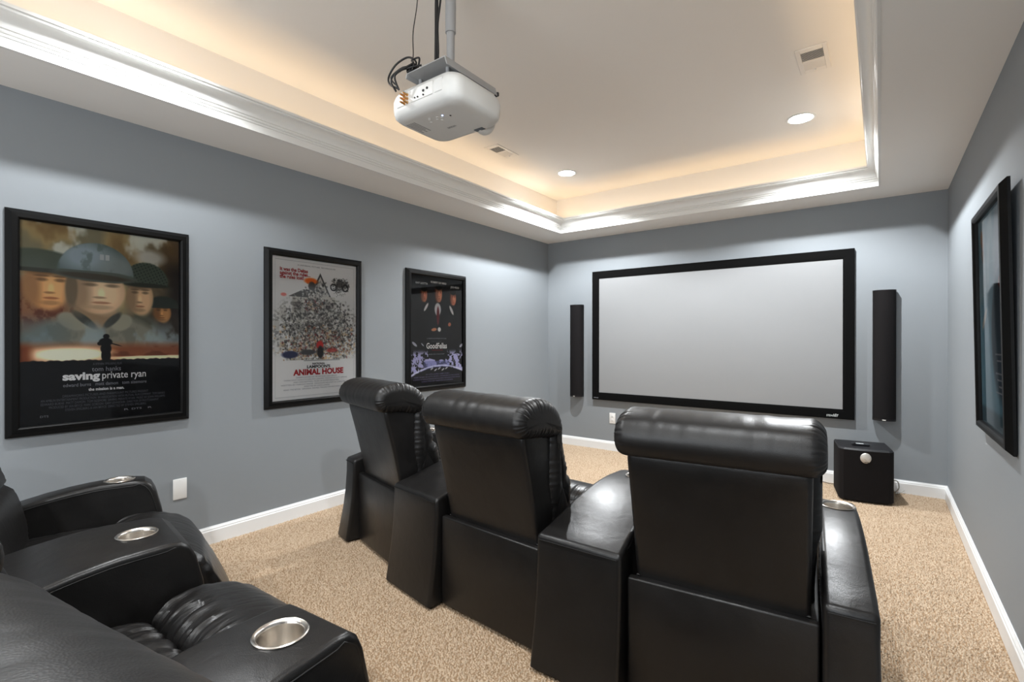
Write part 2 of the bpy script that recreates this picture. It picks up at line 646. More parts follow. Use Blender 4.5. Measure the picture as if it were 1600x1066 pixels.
def vent(x, y, sx, sy, label):
    t = thing('ceiling_vent', label, 'vent', (x, y, HT), 0)
    bm = bmesh.new()      # flanged face plate with two openings stacked along y
    fwid, bar = 0.024, 0.010
    hx, hy = sx / 2, sy / 2
    for lo, hi in (((-hx, -hy), (-hx + fwid, hy)), ((hx - fwid, -hy), (hx, hy)), ((-hx + fwid, -hy), (hx - fwid, -hy + fwid + .02)),
                   ((-hx + fwid, hy - fwid - .02), (hx - fwid, hy)), ((-hx + fwid, -bar / 2), (hx - fwid, bar / 2))):
        box(bm, (lo[0], lo[1], -0.006), (hi[0], hi[1], 0), 0.002, 1)
    obj('face_plate', bm, M['ventwhite'], t)
    obj('duct_opening', nb((-hx + .02, -hy + .03, -0.0012), (hx - .02, hy - .03, -0.0004)), M['slot'], t)
    for sgn in (-1, 1):
        bm = bmesh.new()
        n = 9
        ya, yb_ = (bar / 2, hy - fwid - .02)
        for k in range(n):
            yy = sgn * (ya + (yb_ - ya) * (k + .5) / n)
            g = bmesh.ops.create_cube(bm, size=1)
            rot = Matrix.Rotation(-R(38) * sgn, 3, 'X')
            for v in g['verts']:
                v.co = rot @ Vector((v.co.x * (sx - 2 * fwid), v.co.y * 0.0075, v.co.z * 0.0012)) + Vector((0, yy, -0.005))
        o = obj('louvre_slats', bm, M['ventwhite'], t)
        o['kind'] = 'stuff'
    obj('damper_lever', nb((-.006, hy - .045, -0.014), (.006, hy - .030, -0.006), .002), M['ventwhite'], t)


vent(-2.585, 3.315, 0.145, 0.30, 'white narrow ceiling vent left of the projector')
vent(-0.308, 3.29, 0.155, 0.30, 'white ceiling vent on the right side of the tray')

# light strip lying in the trough behind the crown moulding
for nm, lo, hi, lb in (('a', (-2.90, OY0, 2.501), (-2.87, OY1, 2.507), 'warm light strip hidden behind the left crown moulding'),
                       ('b', (0.012, OY0, 2.501), (0.042, OY1, 2.507), 'warm light strip hidden behind the right crown moulding'),
                       ('c', (OX0, 4.745, 2.501), (OX1, 4.775, 2.507), 'warm light strip hidden behind the screen side crown moulding')):
    o = obj('light_strip', nb(lo, hi), M['strip'])
    tag(o, lb, 'light strip', 'cove lighting strips')


# ------------------------------------------------------------------ framed things on the walls (local x right, y up, z out)
def wall_thing(name, label, cat, pos, facing, group=None, tilt=0):
    t = thing(name, label, cat, pos, 0, group)
    if facing == 'left_wall':
        m = Matrix(((0, 0, 1), (1, 0, 0), (0, 1, 0)))
    elif facing == 'right_wall':
        m = Matrix(((0, 0, -1), (-1, 0, 0), (0, 1, 0)))
    else:
        m = Matrix(((1, 0, 0), (0, 0, -1), (0, 1, 0)))
    e = (m @ Matrix.Rotation(tilt, 3, 'X')).to_euler()
    t.rotation_euler = e
    return t


def frame_sides(t, W, H, w, prof, m, part='frame_side'):
    """four mitred lengths; prof: (distance inward from the outer edge, height off the wall)"""
    cs = [(-W / 2, -H / 2), (W / 2, -H / 2), (W / 2, H / 2), (-W / 2, H / 2)]
    ins = [(1, 1), (-1, 1), (-1, -1), (1, -1)]
    for i in range(4):
        j = (i + 1) % 4
        bm = bmesh.new()
        ra = [bm.verts.new((cs[i][0] + ins[i][0] * d, cs[i][1] + ins[i][1] * d, h)) for d, h in prof]
        rb = [bm.verts.new((cs[j][0] + ins[j][0] * d, cs[j][1] + ins[j][1] * d, h)) for d, h in prof]
        n = len(prof)
        for k in range(n):
            l = (k + 1) % n
            bm.faces.new((ra[k], ra[l], rb[l], rb[k]))
        bm.faces.new(ra)
        bm.faces.new(rb[::-1])
        obj(part, bm, m, t, 25)


PW, PH, FWD = 0.765, 1.085, 0.048
fprof = [(0, 0.002), (0, 0.012), (0.002, 0.014), (0.020, 0.033), (0.040, 0.034), (0.043, 0.032), (0.0485, 0.024), (0.0485, 0.010), (0.03, 0.002)]


def poster(label, pos, facing, img, tilt=0):
    t = wall_thing('framed_poster', label, 'poster', pos, facing, 'framed film posters', tilt)
    frame_sides(t, PW, PH, FWD, fprof, M['frame'])
    p = grid_sheet('poster_print', img, PW - .09, PH - .085, t, M['print'], 0.011)
    obj('glass_pane', ([(-PW / 2 + .047, -PH / 2 + .047, .0145), (PW / 2 - .047, -PH / 2 + .047, .0145), (PW / 2 - .047, PH / 2 - .047, .0145),
                        (-PW / 2 + .047, PH / 2 - .047, .0145)], [(0, 1, 2, 3)]), M['glass'], t)
    return t, p


IW, IH = PW - 2 * .0485, PH - 2 * .0485


def P(u, v, z=.0118):
    return ((u - .5) * IW, (.5 - v) * IH, z)


# --- tiny painting kit
def canvas(w, h, col):
    im = np.zeros((h, w, 3))
    im[:] = col
    V, U = np.meshgrid(np.linspace(0, 1, h), np.linspace(0, 1, w), indexing='ij')
    return im, U, V


def fbm(U, V, s, seed, oct=4, asp=1.0):
    rng = np.random.default_rng(seed)
    out = np.zeros_like(U)
    amp, tot = 1.0, 0
    for o in range(oct):
        n = int(s * 2 ** o) + 2
        g = rng.random((n + 2, n + 2))
        x, y = U * n * .999, V * n * .999 * asp
        y = y % n
        xi, yi = x.astype(int), y.astype(int)
        fx, fy = x - xi, y - yi
        fx, fy = fx * fx * (3 - 2 * fx), fy * fy * (3 - 2 * fy)
        v = (g[yi, xi] * (1 - fx) + g[yi, xi + 1] * fx) * (1 - fy) + (g[yi + 1, xi] * (1 - fx) + g[yi + 1, xi + 1] * fx) * fy
        out += v * amp
        tot += amp
        amp *= .55
    return out / tot


def put(im, mask, col, a=1.0):
    mask = np.clip(mask, 0, 1)[..., None] * a
    im[:] = im * (1 - mask) + np.array(col, float) * mask


def ell(U, V, cx, cy, rx, ry, soft=.08, ang=0.0):
    c, s = math.cos(ang), math.sin(ang)
    du, dv = (U - cx), (V - cy) * 1.48
    x, y = (du * c + dv * s) / rx, (-du * s + dv * c) / (ry * 1.48)
    return np.clip((1 - np.sqrt(x * x + y * y)) / soft + .5, 0, 1)


def sm(x, a, b):
    t = np.clip((x - a) / (b - a), 0, 1)
    return t * t * (3 - 2 * t)


# --- war film poster: a plain stand-in of the art's colours (cloud, rounded helmet-like shapes, sunset, dark ground)
im, U, V = canvas(300, 450, (128, 122, 98))


def face(cx, cy, rx, ry, skin, lit, turn=0.0, soft=.14):
    """plain generic face: skin oval, brow shade, nose, mouth, jaw shade"""
    dk = tuple(c * .52 for c in skin)
    md = tuple(c * .78 for c in skin)
    put(im, ell(U, V, cx, cy, rx, ry, soft), skin)
    put(im, ell(U, V, cx + rx * .25, cy + ry * .1, rx * .6, ry * .8, .7), lit, .75)
    put(im, ell(U, V, cx - rx * .72, cy + ry * .15, rx * .42, ry * .8, .8), md, .8)
    put(im, ell(U, V, cx, cy - ry * .75, rx * 1.0, ry * .30, .6), dk, .8)
    for sx in (-.38, .42):
        put(im, ell(U, V, cx + rx * (sx + turn), cy - ry * .28, rx * .24, ry * .075, .9), dk, .75)
        put(im, ell(U, V, cx + rx * (sx + turn), cy - ry * .44, rx * .32, ry * .05, .7), dk, .7)
    put(im, ell(U, V, cx + rx * (turn + .02), cy + ry * .10, rx * .13, ry * .22, .8), tuple(min(255, c * 1.12) for c in lit), .6)
    put(im, ell(U, V, cx + rx * (turn - .05), cy + ry * .27, rx * .24, ry * .05, .7), md, .9)
    put(im, ell(U, V, cx + rx * (turn + .02), cy + ry * .50, rx * .34, ry * .055, .5), (skin[0] * .74, skin[1] * .58, skin[2] * .55), .7)
    put(im, ell(U, V, cx + rx * turn, cy + ry * .70, rx * .4, ry * .10, .8), md, .6)


f1, f2, f5 = fbm(U, V, 3, 1, 5), fbm(U, V, 4, 2, 5), fbm(U, V, 9, 5, 5)
put(im, sm(f1, .42, .62), (166, 146, 104))
put(im, sm(f1, .55, .75), (120, 96, 60), .8)
put(im, sm(f2, .5, .62) * (1 - sm(V, .16, .34)), (205, 207, 196), .9)
put(im, sm(U, .60, .95) * (1 - sm(f2, .45, .7)), (80, 58, 34), .8)
put(im, sm(U, .78, .98) * sm(V, .08, .2), (34, 28, 24), .9)
put(im, ell(U, V, .78, .12, .10, .04, .8), (196, 196, 190), .8)
# far left soldier shape
put(im, ell(U, V, .02, .42, .26, .13, .4), (138, 92, 66), .9)
put(im, sm(fbm(U, V, 18, 15, 4), .5, .62) * ell(U, V, .08, .43, .24, .08, .5), (96, 52, 38), .8)
face(.15, .315, .125, .115, (196, 146, 96), (236, 188, 130), .15, .2)
put(im, ell(U, V, .10, .235, .27, .10, .12) * (V < .238), (88, 96, 84))
put(im, (ell(U, V, .10, .238, .27, .010, .4)), (64, 66, 58))
# right hand soldier shapes
put(im, ell(U, V, .88, .50, .16, .08, .4), (52, 44, 36), .9)
face(.87, .425, .062, .055, (150, 104, 62), (196, 146, 90), -.1, .2)
put(im, ell(U, V, .875, .385, .115, .055, .2) * (V < .398), (46, 52, 46))
put(im, ell(U, V, .70, .50, .13, .07, .4), (84, 84, 70), .9)
face(.715, .345, .088, .098, (176, 146, 112), (220, 186, 146), -.05, .15)
put(im, ell(U, V, .755, .255, .155, .105, .08) * (V < .275), (70, 80, 68))
put(im, ell(U, V, .755, .255, .155, .105, .08) * (V < .275) * sm(np.sin(U * 190 + V * 90) * np.sin(V * 260 - U * 60), .2, .6), (40, 48, 42), .8)
put(im, ell(U, V, .76, .275, .16, .012, .4), (46, 50, 42))
# middle figure: shoulders, collar, neck, face, plain helmet
put(im, ell(U, V, .44, .66, .47, .22, .15) * (V < .62), (132, 130, 116))
put(im, sm(f5, .48, .62) * ell(U, V, .44, .66, .47, .22, .15) * (V < .62), (108, 108, 98), .7)
put(im, ell(U, V, .43, .44, .13, .08, .2), (150, 126, 98))
put(im, ell(U, V, .29, .485, .095, .040, .25, .5), (150, 146, 128))
put(im, ell(U, V, .59, .485, .075, .040, .25, -.75), (150, 146, 128))
put(im, ell(U, V, .36, .475, .10, .018, .4, .75), (70, 72, 66))
put(im, ell(U, V, .53, .475, .08, .018, .4, -.85), (70, 72, 66))
face(.445, .325, .168, .118, (196, 166, 132), (232, 206, 172), .08, .10)
put(im, ell(U, V, .285, .32, .035, .09, .4), (112, 98, 78), .9)
hel = (ell(U, V, .435, .235, .232, .160, .04) * (V < .238 + .05 * (U - .44) ** 2))
put(im, hel, (98, 112, 110))
put(im, hel * ell(U, V, .36, .15, .15, .07, .9), (164, 178, 188), .8)
put(im, hel * ell(U, V, .56, .19, .12, .06, .9), (146, 152, 150), .6)
put(im, hel * sm(f5, .5, .62), (84, 98, 88), .5)
put(im, ell(U, V, .43, .245, .258, .030, .2, .04) * (V > .222), (86, 92, 84))
put(im, ell(U, V, .43, .250, .215, .016, .4, .04), (70, 64, 52))
# mist over the lower part
put(im, sm(V, .44, .56) * sm(fbm(U, V, 5, 25, 5), .46, .62), (150, 166, 170), .75)
put(im, (1 - sm(U, .1, .4)) * sm(V, .44, .52), (96, 112, 116), .6)
sun = sm(V, .575, .635)
put(im, sun, (168, 92, 46), .85)
put(im, sun * sm(U, .5, .6) * sm(V, .59, .60), (110, 66, 50), .6)
put(im, sun * ell(U, V, .28, .652, .24, .040, .6), (255, 232, 200))
put(im, sun * ell(U, V, .84, .676, .36, .011, .6), (255, 224, 184))
put(im, sun * sm(fbm(U, V * 3, 4, 8, 4), .5, .6) * (U > .52) * (V < .667), (90, 44, 26), .6)
put(im, sun * (1 - sm(U, .03, .1)), (110, 52, 24), .9)
put(im, sm(V, .680 + .003 * np.sin(U * 60) + .002 * np.sin(U * 143), .685), (10, 11, 14))
for e_ in ((.492, .560, .020, .013), (.488, .590, .042, .022), (.490, .625, .034, .030), (.478, .660, .018, .03), (.503, .660, .018, .03), (.452, .598, .016, .010)):
    put(im, ell(U, V, *e_, .2), (14, 12, 12))
put(im, ell(U, V, .545, .602, .045, .003, .4, .32), (14, 12, 12))
put(im, ((U < .010) | (U > .988)) * 1.0, (12, 12, 14), .8)
t1, p1 = poster('large black framed war film poster with helmets and orange sunset, nearest on the left wall',
                (XL, 0.811, 1.329), 'left_wall', im)
lettering('A STEVEN SPIELBERG FILM', .016, P(.5, .712), M['ink_dim'], p1, .12)
lettering('tom hanks', .034, P(.495, .745), M['ink_grey'], p1, .122)
lettering('saving', .054, P(.34, .785), M['ink_white'], p1, .148, bold=.0022)
lettering('private ryan', .054, P(.61, .785), M['ink_white'], p1, .192, bold=.0003)
lettering('edward burns   matt damon   tom sizemore', .025, P(.496, .820), M['ink_grey'], p1, .35)
lettering('the mission is a man.', .021, P(.495, .846), M['ink_white'], p1, .15, bold=.0006)
cr = ['DREAMWORKS PICTURES AND PARAMOUNT PICTURES PRESENT', 'AN AMBLIN ENTERTAINMENT PRODUCTION  IN ASSOCIATION WITH MUTUAL FILM COMPANY  TOM HANKS',
      'EDWARD BURNS  MATT DAMON  TOM SIZEMORE  SAVING PRIVATE RYAN  MUSIC BY JOHN WILLIAMS', 'PRODUCED BY IAN BRYCE  MARK GORDON  GARY LEVINSOHN  DIRECTOR OF PHOTOGRAPHY',
      'STEVEN SPIELBERG & IAN BRYCE  DIRECTED BY STEVEN SPIELBERG']
for k, (s_, wd) in enumerate(zip(cr, (.36, .52, .52, .46, .34))):
    lettering(s_, .017, P(.5, .872 + k * .0175), M['ink_dim'], p1, wd, squash=1)
for u_, w_ in ((.13, .03), (.62, .02), (.69, .045), (.78, .018)):
    lettering('R' if w_ < .03 else 'DTS', .014, P(u_, .965), M['ink_grey'], p1, w_)
bm = bmesh.new()
box(bm, (P(.452, .155)[0], P(0, .155)[1], .0112), (P(.477, .155)[0], P(0, .126)[1], .0118))
box(bm, (P(.487, .155)[0], P(0, .155)[1], .0112), (P(.512, .155)[0], P(0, .126)[1], .0118))
obj('helmet_badge', bm, M['ink_pale'], p1)

# --- comedy film poster: white sheet with a busy ink drawing stand-in
im, U, V = canvas(240, 360, (228, 230, 230))
rng = np.random.default_rng(11)


def blot(cx, cy, rx, ry, dens, cols, smin=.004, smax=.013, seed=0):
    r_ = np.random.default_rng(seed)
    for _ in range(dens):
        x = cx + r_.normal(0, .45) * rx
        y = cy + r_.normal(0, .45) * ry
        if abs(x - cx) > rx or abs(y - cy) > ry:
            continue
        c = cols[r_.integers(len(cols))]
        s1, s2 = r_.uniform(smin, smax, 2)
        y0, y1 = int((y - s1 * 2) * 360), int((y + s1 * 2) * 360) + 2
        x0, x1 = int((x - s1 * 3) * 240), int((x + s1 * 3) * 240) + 2
        sl = (slice(max(0, y0), min(360, y1)), slice(max(0, x0), min(240, x1)))
        sub = im[sl]
        if sub.size:
            put(sub, ell(U[sl], V[sl], x, y, s1 * 1.2, s2 * .6, .8, r_.uniform(0, 3)), c, .7)


G = [(60, 60, 60), (100, 98, 96), (150, 148, 144), (40, 40, 42), (200, 198, 190), (226, 226, 224)]
GC = G + [(196, 168, 130), (150, 110, 80), (120, 50, 50)]
put(im, ((U > .04) & (U < .96) & (V > .025) & (V < .975) & ~((U > .046) & (U < .954) & (V > .029) & (V < .971))) * 1.0, (170, 170, 172), .6)
# pitched roof and walls of a generic house drawing
roof = (V > .09) & (np.abs(U - .54) < (V - .09) * .75) & (V < .26)
put(im, roof * 1.0, (188, 187, 182), .9)
put(im, (roof & ~((V > .105) & (np.abs(U - .54) < (V - .105) * .75 - .01))) * 1.0, (80, 80, 80))
put(im, ((U > .22) & (U < .72) & (V > .26) & (V < .56)) * 1.0, (198, 196, 190), .9)
put(im, ((U > .18) & (U < .40) & (V > .22) & (V < .275) & (U > .40 - (V - .2) * 3)) * 1.0, (90, 90, 90))
for a0, a1, b0, b1 in ((.36, .56, .29, .36), (.24, .32, .31, .36), (.60, .70, .30, .35), (.38, .58, .41, .52), (.62, .70, .42, .5)):
    put(im, ((U > a0) & (U < a1) & (V > b0) & (V < b1)) * 1.0, (96, 88, 88))
put(im, ((U > .34) & (U < .6) & (V > .385) & (V < .395)) * 1.0, (60, 60, 60))
wash = ell(U, V, .52, .52, .50, .27, .35) * (V > .28) * (V < .72)
nzz = fbm(U, V * 1.5, 26, 77, 4)
put(im, wash * sm(nzz, .40, .60), (168, 166, 160), .8)
put(im, wash * sm(fbm(U, V * 1.5, 40, 78, 3), .52, .62), (70, 68, 66), .75)
put(im, wash * sm(fbm(U, V * 1.5, 30, 79, 3), .58, .68) * (V > .48), (204, 176, 136), .8)
blot(.47, .33, .12, .05, 260, GC + [(150, 90, 90)], seed=1)
blot(.50, .22, .14, .07, 200, G, seed=2)
blot(.47, .40, .30, .20, 520, G, seed=3)
blot(.54, .57, .44, .10, 900, GC, seed=4)
blot(.52, .66, .44, .06, 520, GC, seed=5)
blot(.25, .48, .14, .12, 420, G, seed=6)
blot(.78, .44, .14, .14, 500, G, seed=7)
blot(.79, .16, .11, .05, 300, G[:4], seed=8)
blot(.77, .21, .09, .05, 60, G[:4], .003, .007, seed=9)
put(im, ell(U, V, .43, .155, .075, .022, .5), (226, 110, 40))
put(im, ell(U, V, .44, .19, .04, .03, .3), (70, 66, 62))
put(im, ell(U, V, .535, .615, .042, .03, .3), (190, 44, 40))
put(im, ell(U, V, .54, .665, .035, .045, .3), (36, 32, 34))
put(im, ell(U, V, .20, .68, .09, .025, .4), (44, 50, 84))
put(im, ell(U, V, .40, .665, .09, .018, .4), (70, 70, 72))
put(im, ell(U, V, .68, .655, .07, .015, .5), (170, 60, 56), .8)
put(im, ell(U, V, .13, .265, .03, .012, .5), (190, 70, 60), .7)
put(im, ((V > .722) & (V < .728) & (U > .35) & (U < .78)) * 1.0, (90, 90, 90), .7)
for cx in (.70, .85):
    rr = np.sqrt(((U - cx)) ** 2 + ((V - .185) * 1.48) ** 2)
    put(im, (np.abs(rr - .035) < .008) * 1.0, (40, 40, 42))
t2, p2 = poster('white comedy film poster with crowded house drawing and red title, middle of the left wall',
                (XL, 2.022, 1.329), 'left_wall', im)
for k, s_ in enumerate(('It was the Deltas', 'against the rules...', 'the rules lost!')):
    lettering(s_, .034, P(.085, .096 + k * .026), M['ink_red'], p2, (.205, .225, .175)[k], bold=.0011, align='LEFT')
lettering("NATIONAL", .018, P(.52, .758), M['ink_black'], p2, .10, bold=.0008)
lettering("LAMPOON'S", .028, P(.52, .783), M['ink_black'], p2, .185, bold=.0012)
lettering('ANIMAL HOUSE', .056, P(.53, .830), M['ink_red'], p2, .40, bold=.0026)
lettering('A UNIVERSAL PICTURE  TECHNICOLOR', .012, P(.5, .05), M['ink_dim'], p2, .3)
for k in range(6):
    lettering(['STARRING JOHN BELUSHI  TIM MATHESON  JOHN VERNON', 'THOMAS HULCE  DONALD SUTHERLAND as JENNINGS  PRODUCED BY MATTY SIMMONS',
               'AND IVAN REITMAN  MUSIC BY ELMER BERNSTEIN', 'WRITTEN BY HAROLD RAMIS  DOUGLAS KENNEY & CHRIS MILLER', 'DIRECTED BY JOHN LANDIS',
               'READ THE BOOK  ORIGINAL SOUND TRACKS ON RECORDS & TAPES'][k], .014, P(.5, .852 + k * .0165), M['ink_grey'], p2, (.32, .5, .36, .54, .2, .5)[k])

# --- crime film poster: near black with three pale ovals, dark suits and a street of lilac light
im, U, V = canvas(200, 300, (30, 31, 33))
put(im, sm(U, .2, .5) * (1 - sm(U, .5, .9)) * sm(V, .3, .5) * (1 - sm(V, .5, .75)), (38, 39, 41), .8)
for cx, cy, rx, ry, c in ((.245, .178, .058, .062, (176, 112, 84)), (.515, .158, .068, .075, (190, 128, 100)), (.80, .185, .062, .066, (206, 132, 104))):
    put(im, ell(U, V, cx, cy - .05, rx, .035, .2), (12, 10, 10))
    put(im, ell(U, V, cx, cy, rx, ry, .25), c)
    put(im, ell(U, V, cx - rx * .7, cy, rx * .5, ry, .5), (60, 34, 28), .8)
    face(cx + rx * .12, cy + ry * .05, rx * .82, ry * .9, c, tuple(min(255, q_ * 1.22) for q_ in c), .06, .2)
    put(im, ell(U, V, cx, cy - ry * .82, rx * .95, ry * .30, .25), (12, 10, 10))
put(im, ell(U, V, .50, .30, .06, .06, .2), (206, 206, 210))
put(im, ell(U, V, .505, .36, .026, .085, .25), (104, 34, 42))
put(im, ell(U, V, .285, .285, .018, .045, .3, .6), (212, 212, 214))
put(im, ell(U, V, .77, .30, .022, .05, .3, -.55), (212, 212, 214))
put(im, ell(U, V, .43, .487, .05, .014, .3, -.15), (190, 130, 100))
put(im, ell(U, V, .53, .485, .03, .02, .3), (220, 220, 222))
put(im, ell(U, V, .73, .435, .03, .018, .3, -.6), (176, 104, 80))
road = V > .83 + .28 * (U - .55) ** 2
nz = fbm(U, V * 1.4, 22, 31, 4)
st = (V > .66) & ~road
put(im, st * sm(nz, .44, .52) * sm(V, .66, .72) * (np.abs(U - .5) > .18 * (1 - sm(V, .74, .78))), (178, 176, 214), .95)
put(im, st * ((V > .775) & (np.abs(U - .48) < .24)), (112, 116, 170), .55)
put(im, ((np.abs(V - (.83 + .28 * (U - .55) ** 2 - .012)) < .006)) * 1.0, (210, 212, 240), .8)
for k in range(5):
    put(im, ell(U, V, .39 + .07 * k, .845 + .012 * (k % 2), .03, .006, .5, -.5), (220, 220, 224), .8)
put(im, ell(U, V, .08, .62, .05, .012, .3, .6), (200, 200, 216), .8)
put(im, ell(U, V, .22, .625, .03, .005, .3, .7), (200, 200, 216), .8)
put(im, ell(U, V, .97, .635, .04, .012, .3, -.6), (200, 200, 216), .8)
t3, p3 = poster('dark crime film poster with three men and white title, farthest on the left wall',
                (XL, 3.242, 1.334), 'left_wall', im)
lettering('RAY LIOTTA', .024, P(.20, .078), M['ink_white'], p3, .145, bold=.0006)
lettering('ROBERT DE NIRO', .024, P(.515, .056), M['ink_white'], p3, .20, bold=.0006)
lettering('JOE PESCI', .024, P(.84, .082), M['ink_white'], p3, .115, bold=.0006)
lettering('GoodFellas', .072, P(.482, .662), M['ink_white'], p3, .262, bold=.0014)
lettering('Three Decades of Life in the Mafia.', .013, P(.49, .682), M['ink_red'], p3, .14)
lettering('A MARTIN SCORSESE PICTURE', .015, P(.48, .575), M['ink_grey'], p3, .25)
lettering('"AS FAR BACK AS I CAN REMEMBER..."', .012, P(.48, .60), M['ink_dim'], p3, .14)
lettering('BASED ON A TRUE STORY', .014, P(.48, .72), M['ink_grey'], p3, .2)
for k in range(4):
    lettering(['RAY LIOTTA  JOE PESCI  ROBERT DE NIRO', 'ROBERT DE NIRO  RAY LIOTTA  JOE PESCI  LORRAINE BRACCO  PAUL SORVINO',
               'SCREENPLAY BY NICHOLAS PILEGGI & MARTIN SCORSESE  PRODUCED BY IRWIN WINKLER', 'DIRECTED BY MARTIN SCORSESE'][k],
              .016, P(.5, .905 + k * .021), M['ink_lilac'], p3, (.3, .58, .6, .4)[k])

# --- poster on the right wall: blue-green print, one pale figure, a dark coat with red collar
im, U, V = canvas(160, 300, (104, 142, 158))
f3 = fbm(U, V, 4, 61, 4)
put(im, sm(f3, .4, .65) * (1 - sm(V, .3, .6)), (150, 172, 184), .7)
put(im, sm(V, .5, 1), (78, 112, 126), .8)
put(im, ell(U, V, .22, .35, .2, .3, .9), (150, 132, 150), .5)
put(im, ell(U, V, .85, .10, .05, .04, .4), (196, 150, 120), .8)
put(im, ell(U, V, .82, .17, .05, .05, .5), (170, 120, 100), .6)
put(im, ell(U, V, .76, .34, .05, .15, .5), (190, 206, 214), .6)
put(im, ell(U, V, .80, .49, .12, .02, .4, .6), (206, 190, 176), .8)
put(im, ell(U, V, .20, .58, .34, .28, .2) * (V < .95), (44, 60, 72))
put(im, ell(U, V, .16, .345, .12, .035, .3), (128, 34, 30))
put(im, sm(V, .9, .93) * 1.0, (40, 58, 66), .7)
im = im[:, ::-1].copy()
t4, p4 = poster('blue green film poster in a deep black frame on the right wall', (XR - .012, 3.06, 1.345), 'right_wall', im, tilt=R(1.1))
for k in range(7):
    if k != 2:
        o = obj('print_line', nb((P(.58 + .05 * (k % 3), 0)[0], P(0, .66 + k * .028)[1], .0112), (P(.92, 0)[0], P(0, .653 + k * .028)[1], .0118)), M['ink_grey'], p4)

# ------------------------------------------------------------------ projection screen
t = wall_thing('projection_screen', 'large white projection screen with a wide black velvet border', 'screen', (-1.418, YB, 1.304), 'back')
frame_sides(t, 2.488, 1.468, .083, [(0, 0.012), (0, 0.036), (0.004, 0.040), (0.055, 0.040), (0.081, 0.033), (0.084, 0.030), (0.084, 0.020), (0.06, 0.012)], M['velvet'])
obj('screen_sheet', nb((-1.19, -.68, 0.024), (1.19, .68, 0.027)), M['screen'], t)
for sx in (-1, 1):
    obj('wall_bracket', nb((sx * .7 - .05, .66, 0.0), (sx * .7 + .05, .71, 0.02)), M['frame'], t)
lettering('STEWART', .022, (1.085, -.716, .0405), M['ink_pale'], t, .085, bold=.0005, name='maker_mark')
bm = bmesh.new()
for k in (-1, 0, 1):
    v = [bm.verts.new((1.112 + k * .014 + dx, -.699 + dy, .0406)) for dx, dy in ((-.006, 0), (.006, 0), (0, .012 if k == 0 else .007))]
    bm.faces.new(v)
obj('maker_emblem', bm, M['ink_pale'], t)
lettering('STEWART', .012, (-1.19, -.716, .0405), M['ink_grey'], t, .06, bold=.0003, name='maker_mark')


# ------------------------------------------------------------------ wall speakers
def wall_speaker(x, z, label):
    t = wall_thing('wall_speaker', label, 'speaker', (x, YB, z), 'back', 'slim wall speakers')
    hw, hh, dp = .078, .5375, .105

    def arc(hw, d0, d1, n=14):
        pts = [(-hw, 0.012), (-hw, d0)]
        for k in range(1, n):
            a = k / n * 2 - 1
            pts.append((hw * a, d0 + (d1 - d0) * math.sqrt(max(0, 1 - a * a)) ** 1.3))
        pts += [(hw, d0), (hw, 0.012)]
        return pts

    def prism(pts, y0, y1):
        bm = bmesh.new()
        a = [bm.verts.new((p[0], y0, p[1])) for p in pts]
        b = [bm.verts.new((p[0], y1, p[1])) for p in pts]
        for i in range(len(pts)):
            j = (i + 1) % len(pts)
            bm.faces.new((a[i], a[j], b[j], b[i]))
        bm.faces.new(a)
        bm.faces.new(b[::-1])
        return bm
    obj('grille', prism(arc(hw, .06, dp), -hh + .014, hh - .008), M['speaker'], t, 40)
    obj('end_cap', prism(arc(hw + .001, .06, dp + .001), -hh, -hh + .014), M['spcase'], t, 40)
    obj('end_cap', prism(arc(hw + .001, .06, dp + .001), hh - .008, hh), M['spcase'], t, 40)
    obj('wall_bracket', nb((-.03, -.3, 0), (.03, .3, .02)), M['spcase'], t)
    bm = bmesh.new()
    box(bm, (-.012, -hh + .003, dp), (.012, -hh + .011, dp + .0025), .001, 1)
    obj('maker_badge', bm, M['badge'], t)


wall_speaker(-2.862, 1.128, 'slim black wall speaker left of the screen')
wall_speaker(0.028, 1.128, 'slim black wall speaker right of the screen above the subwoofer')


# ------------------------------------------------------------------ outlets
def plate(pos, facing, label, cat, outlet):
    t = wall_thing('wall_plate', label, cat, pos, facing)
    hx, hy = (.036, .060)
    obj('cover', nb((-hx, -hy, 0), (hx, hy, .006), .003, 2), M['plastic'], t, 40)
    for sy in (-1, 1):
        bm = bmesh.new()
        lathe(bm, [(0, .0075), (.0025, .0073), (.0033, .006)], 10, (0, sy * .048, 0))
        obj('screw', bm, M['plastic'], t, 40)
    if outlet:
        for sy in (-1, 1):
            f = obj('socket', nb((-.016, sy * .021 - .014, .005), (.016, sy * .021 + .014, .0085), .003, 2), M['plastic'], t, 40)
            bm = bmesh.new()
            for sx in (-1, 1):
                box(bm, (sx * .006 - .001, sy * .021 - .003, .0084), (sx * .006 + .001, sy * .021 + .006, .0088))
            box(bm, (-.002, sy * .021 - .010, .0084), (.002, sy * .021 - .006, .0088))
            obj('slots', bm, M['slot'], f)


plate((XL, 1.150, .378), 'left_wall', 'blank white cover plate on the left wall below the posters', 'wall plate', False)
plate((-2.424, YB, .368), 'back', 'white power outlet under the lower left corner of the screen', 'outlet', True)

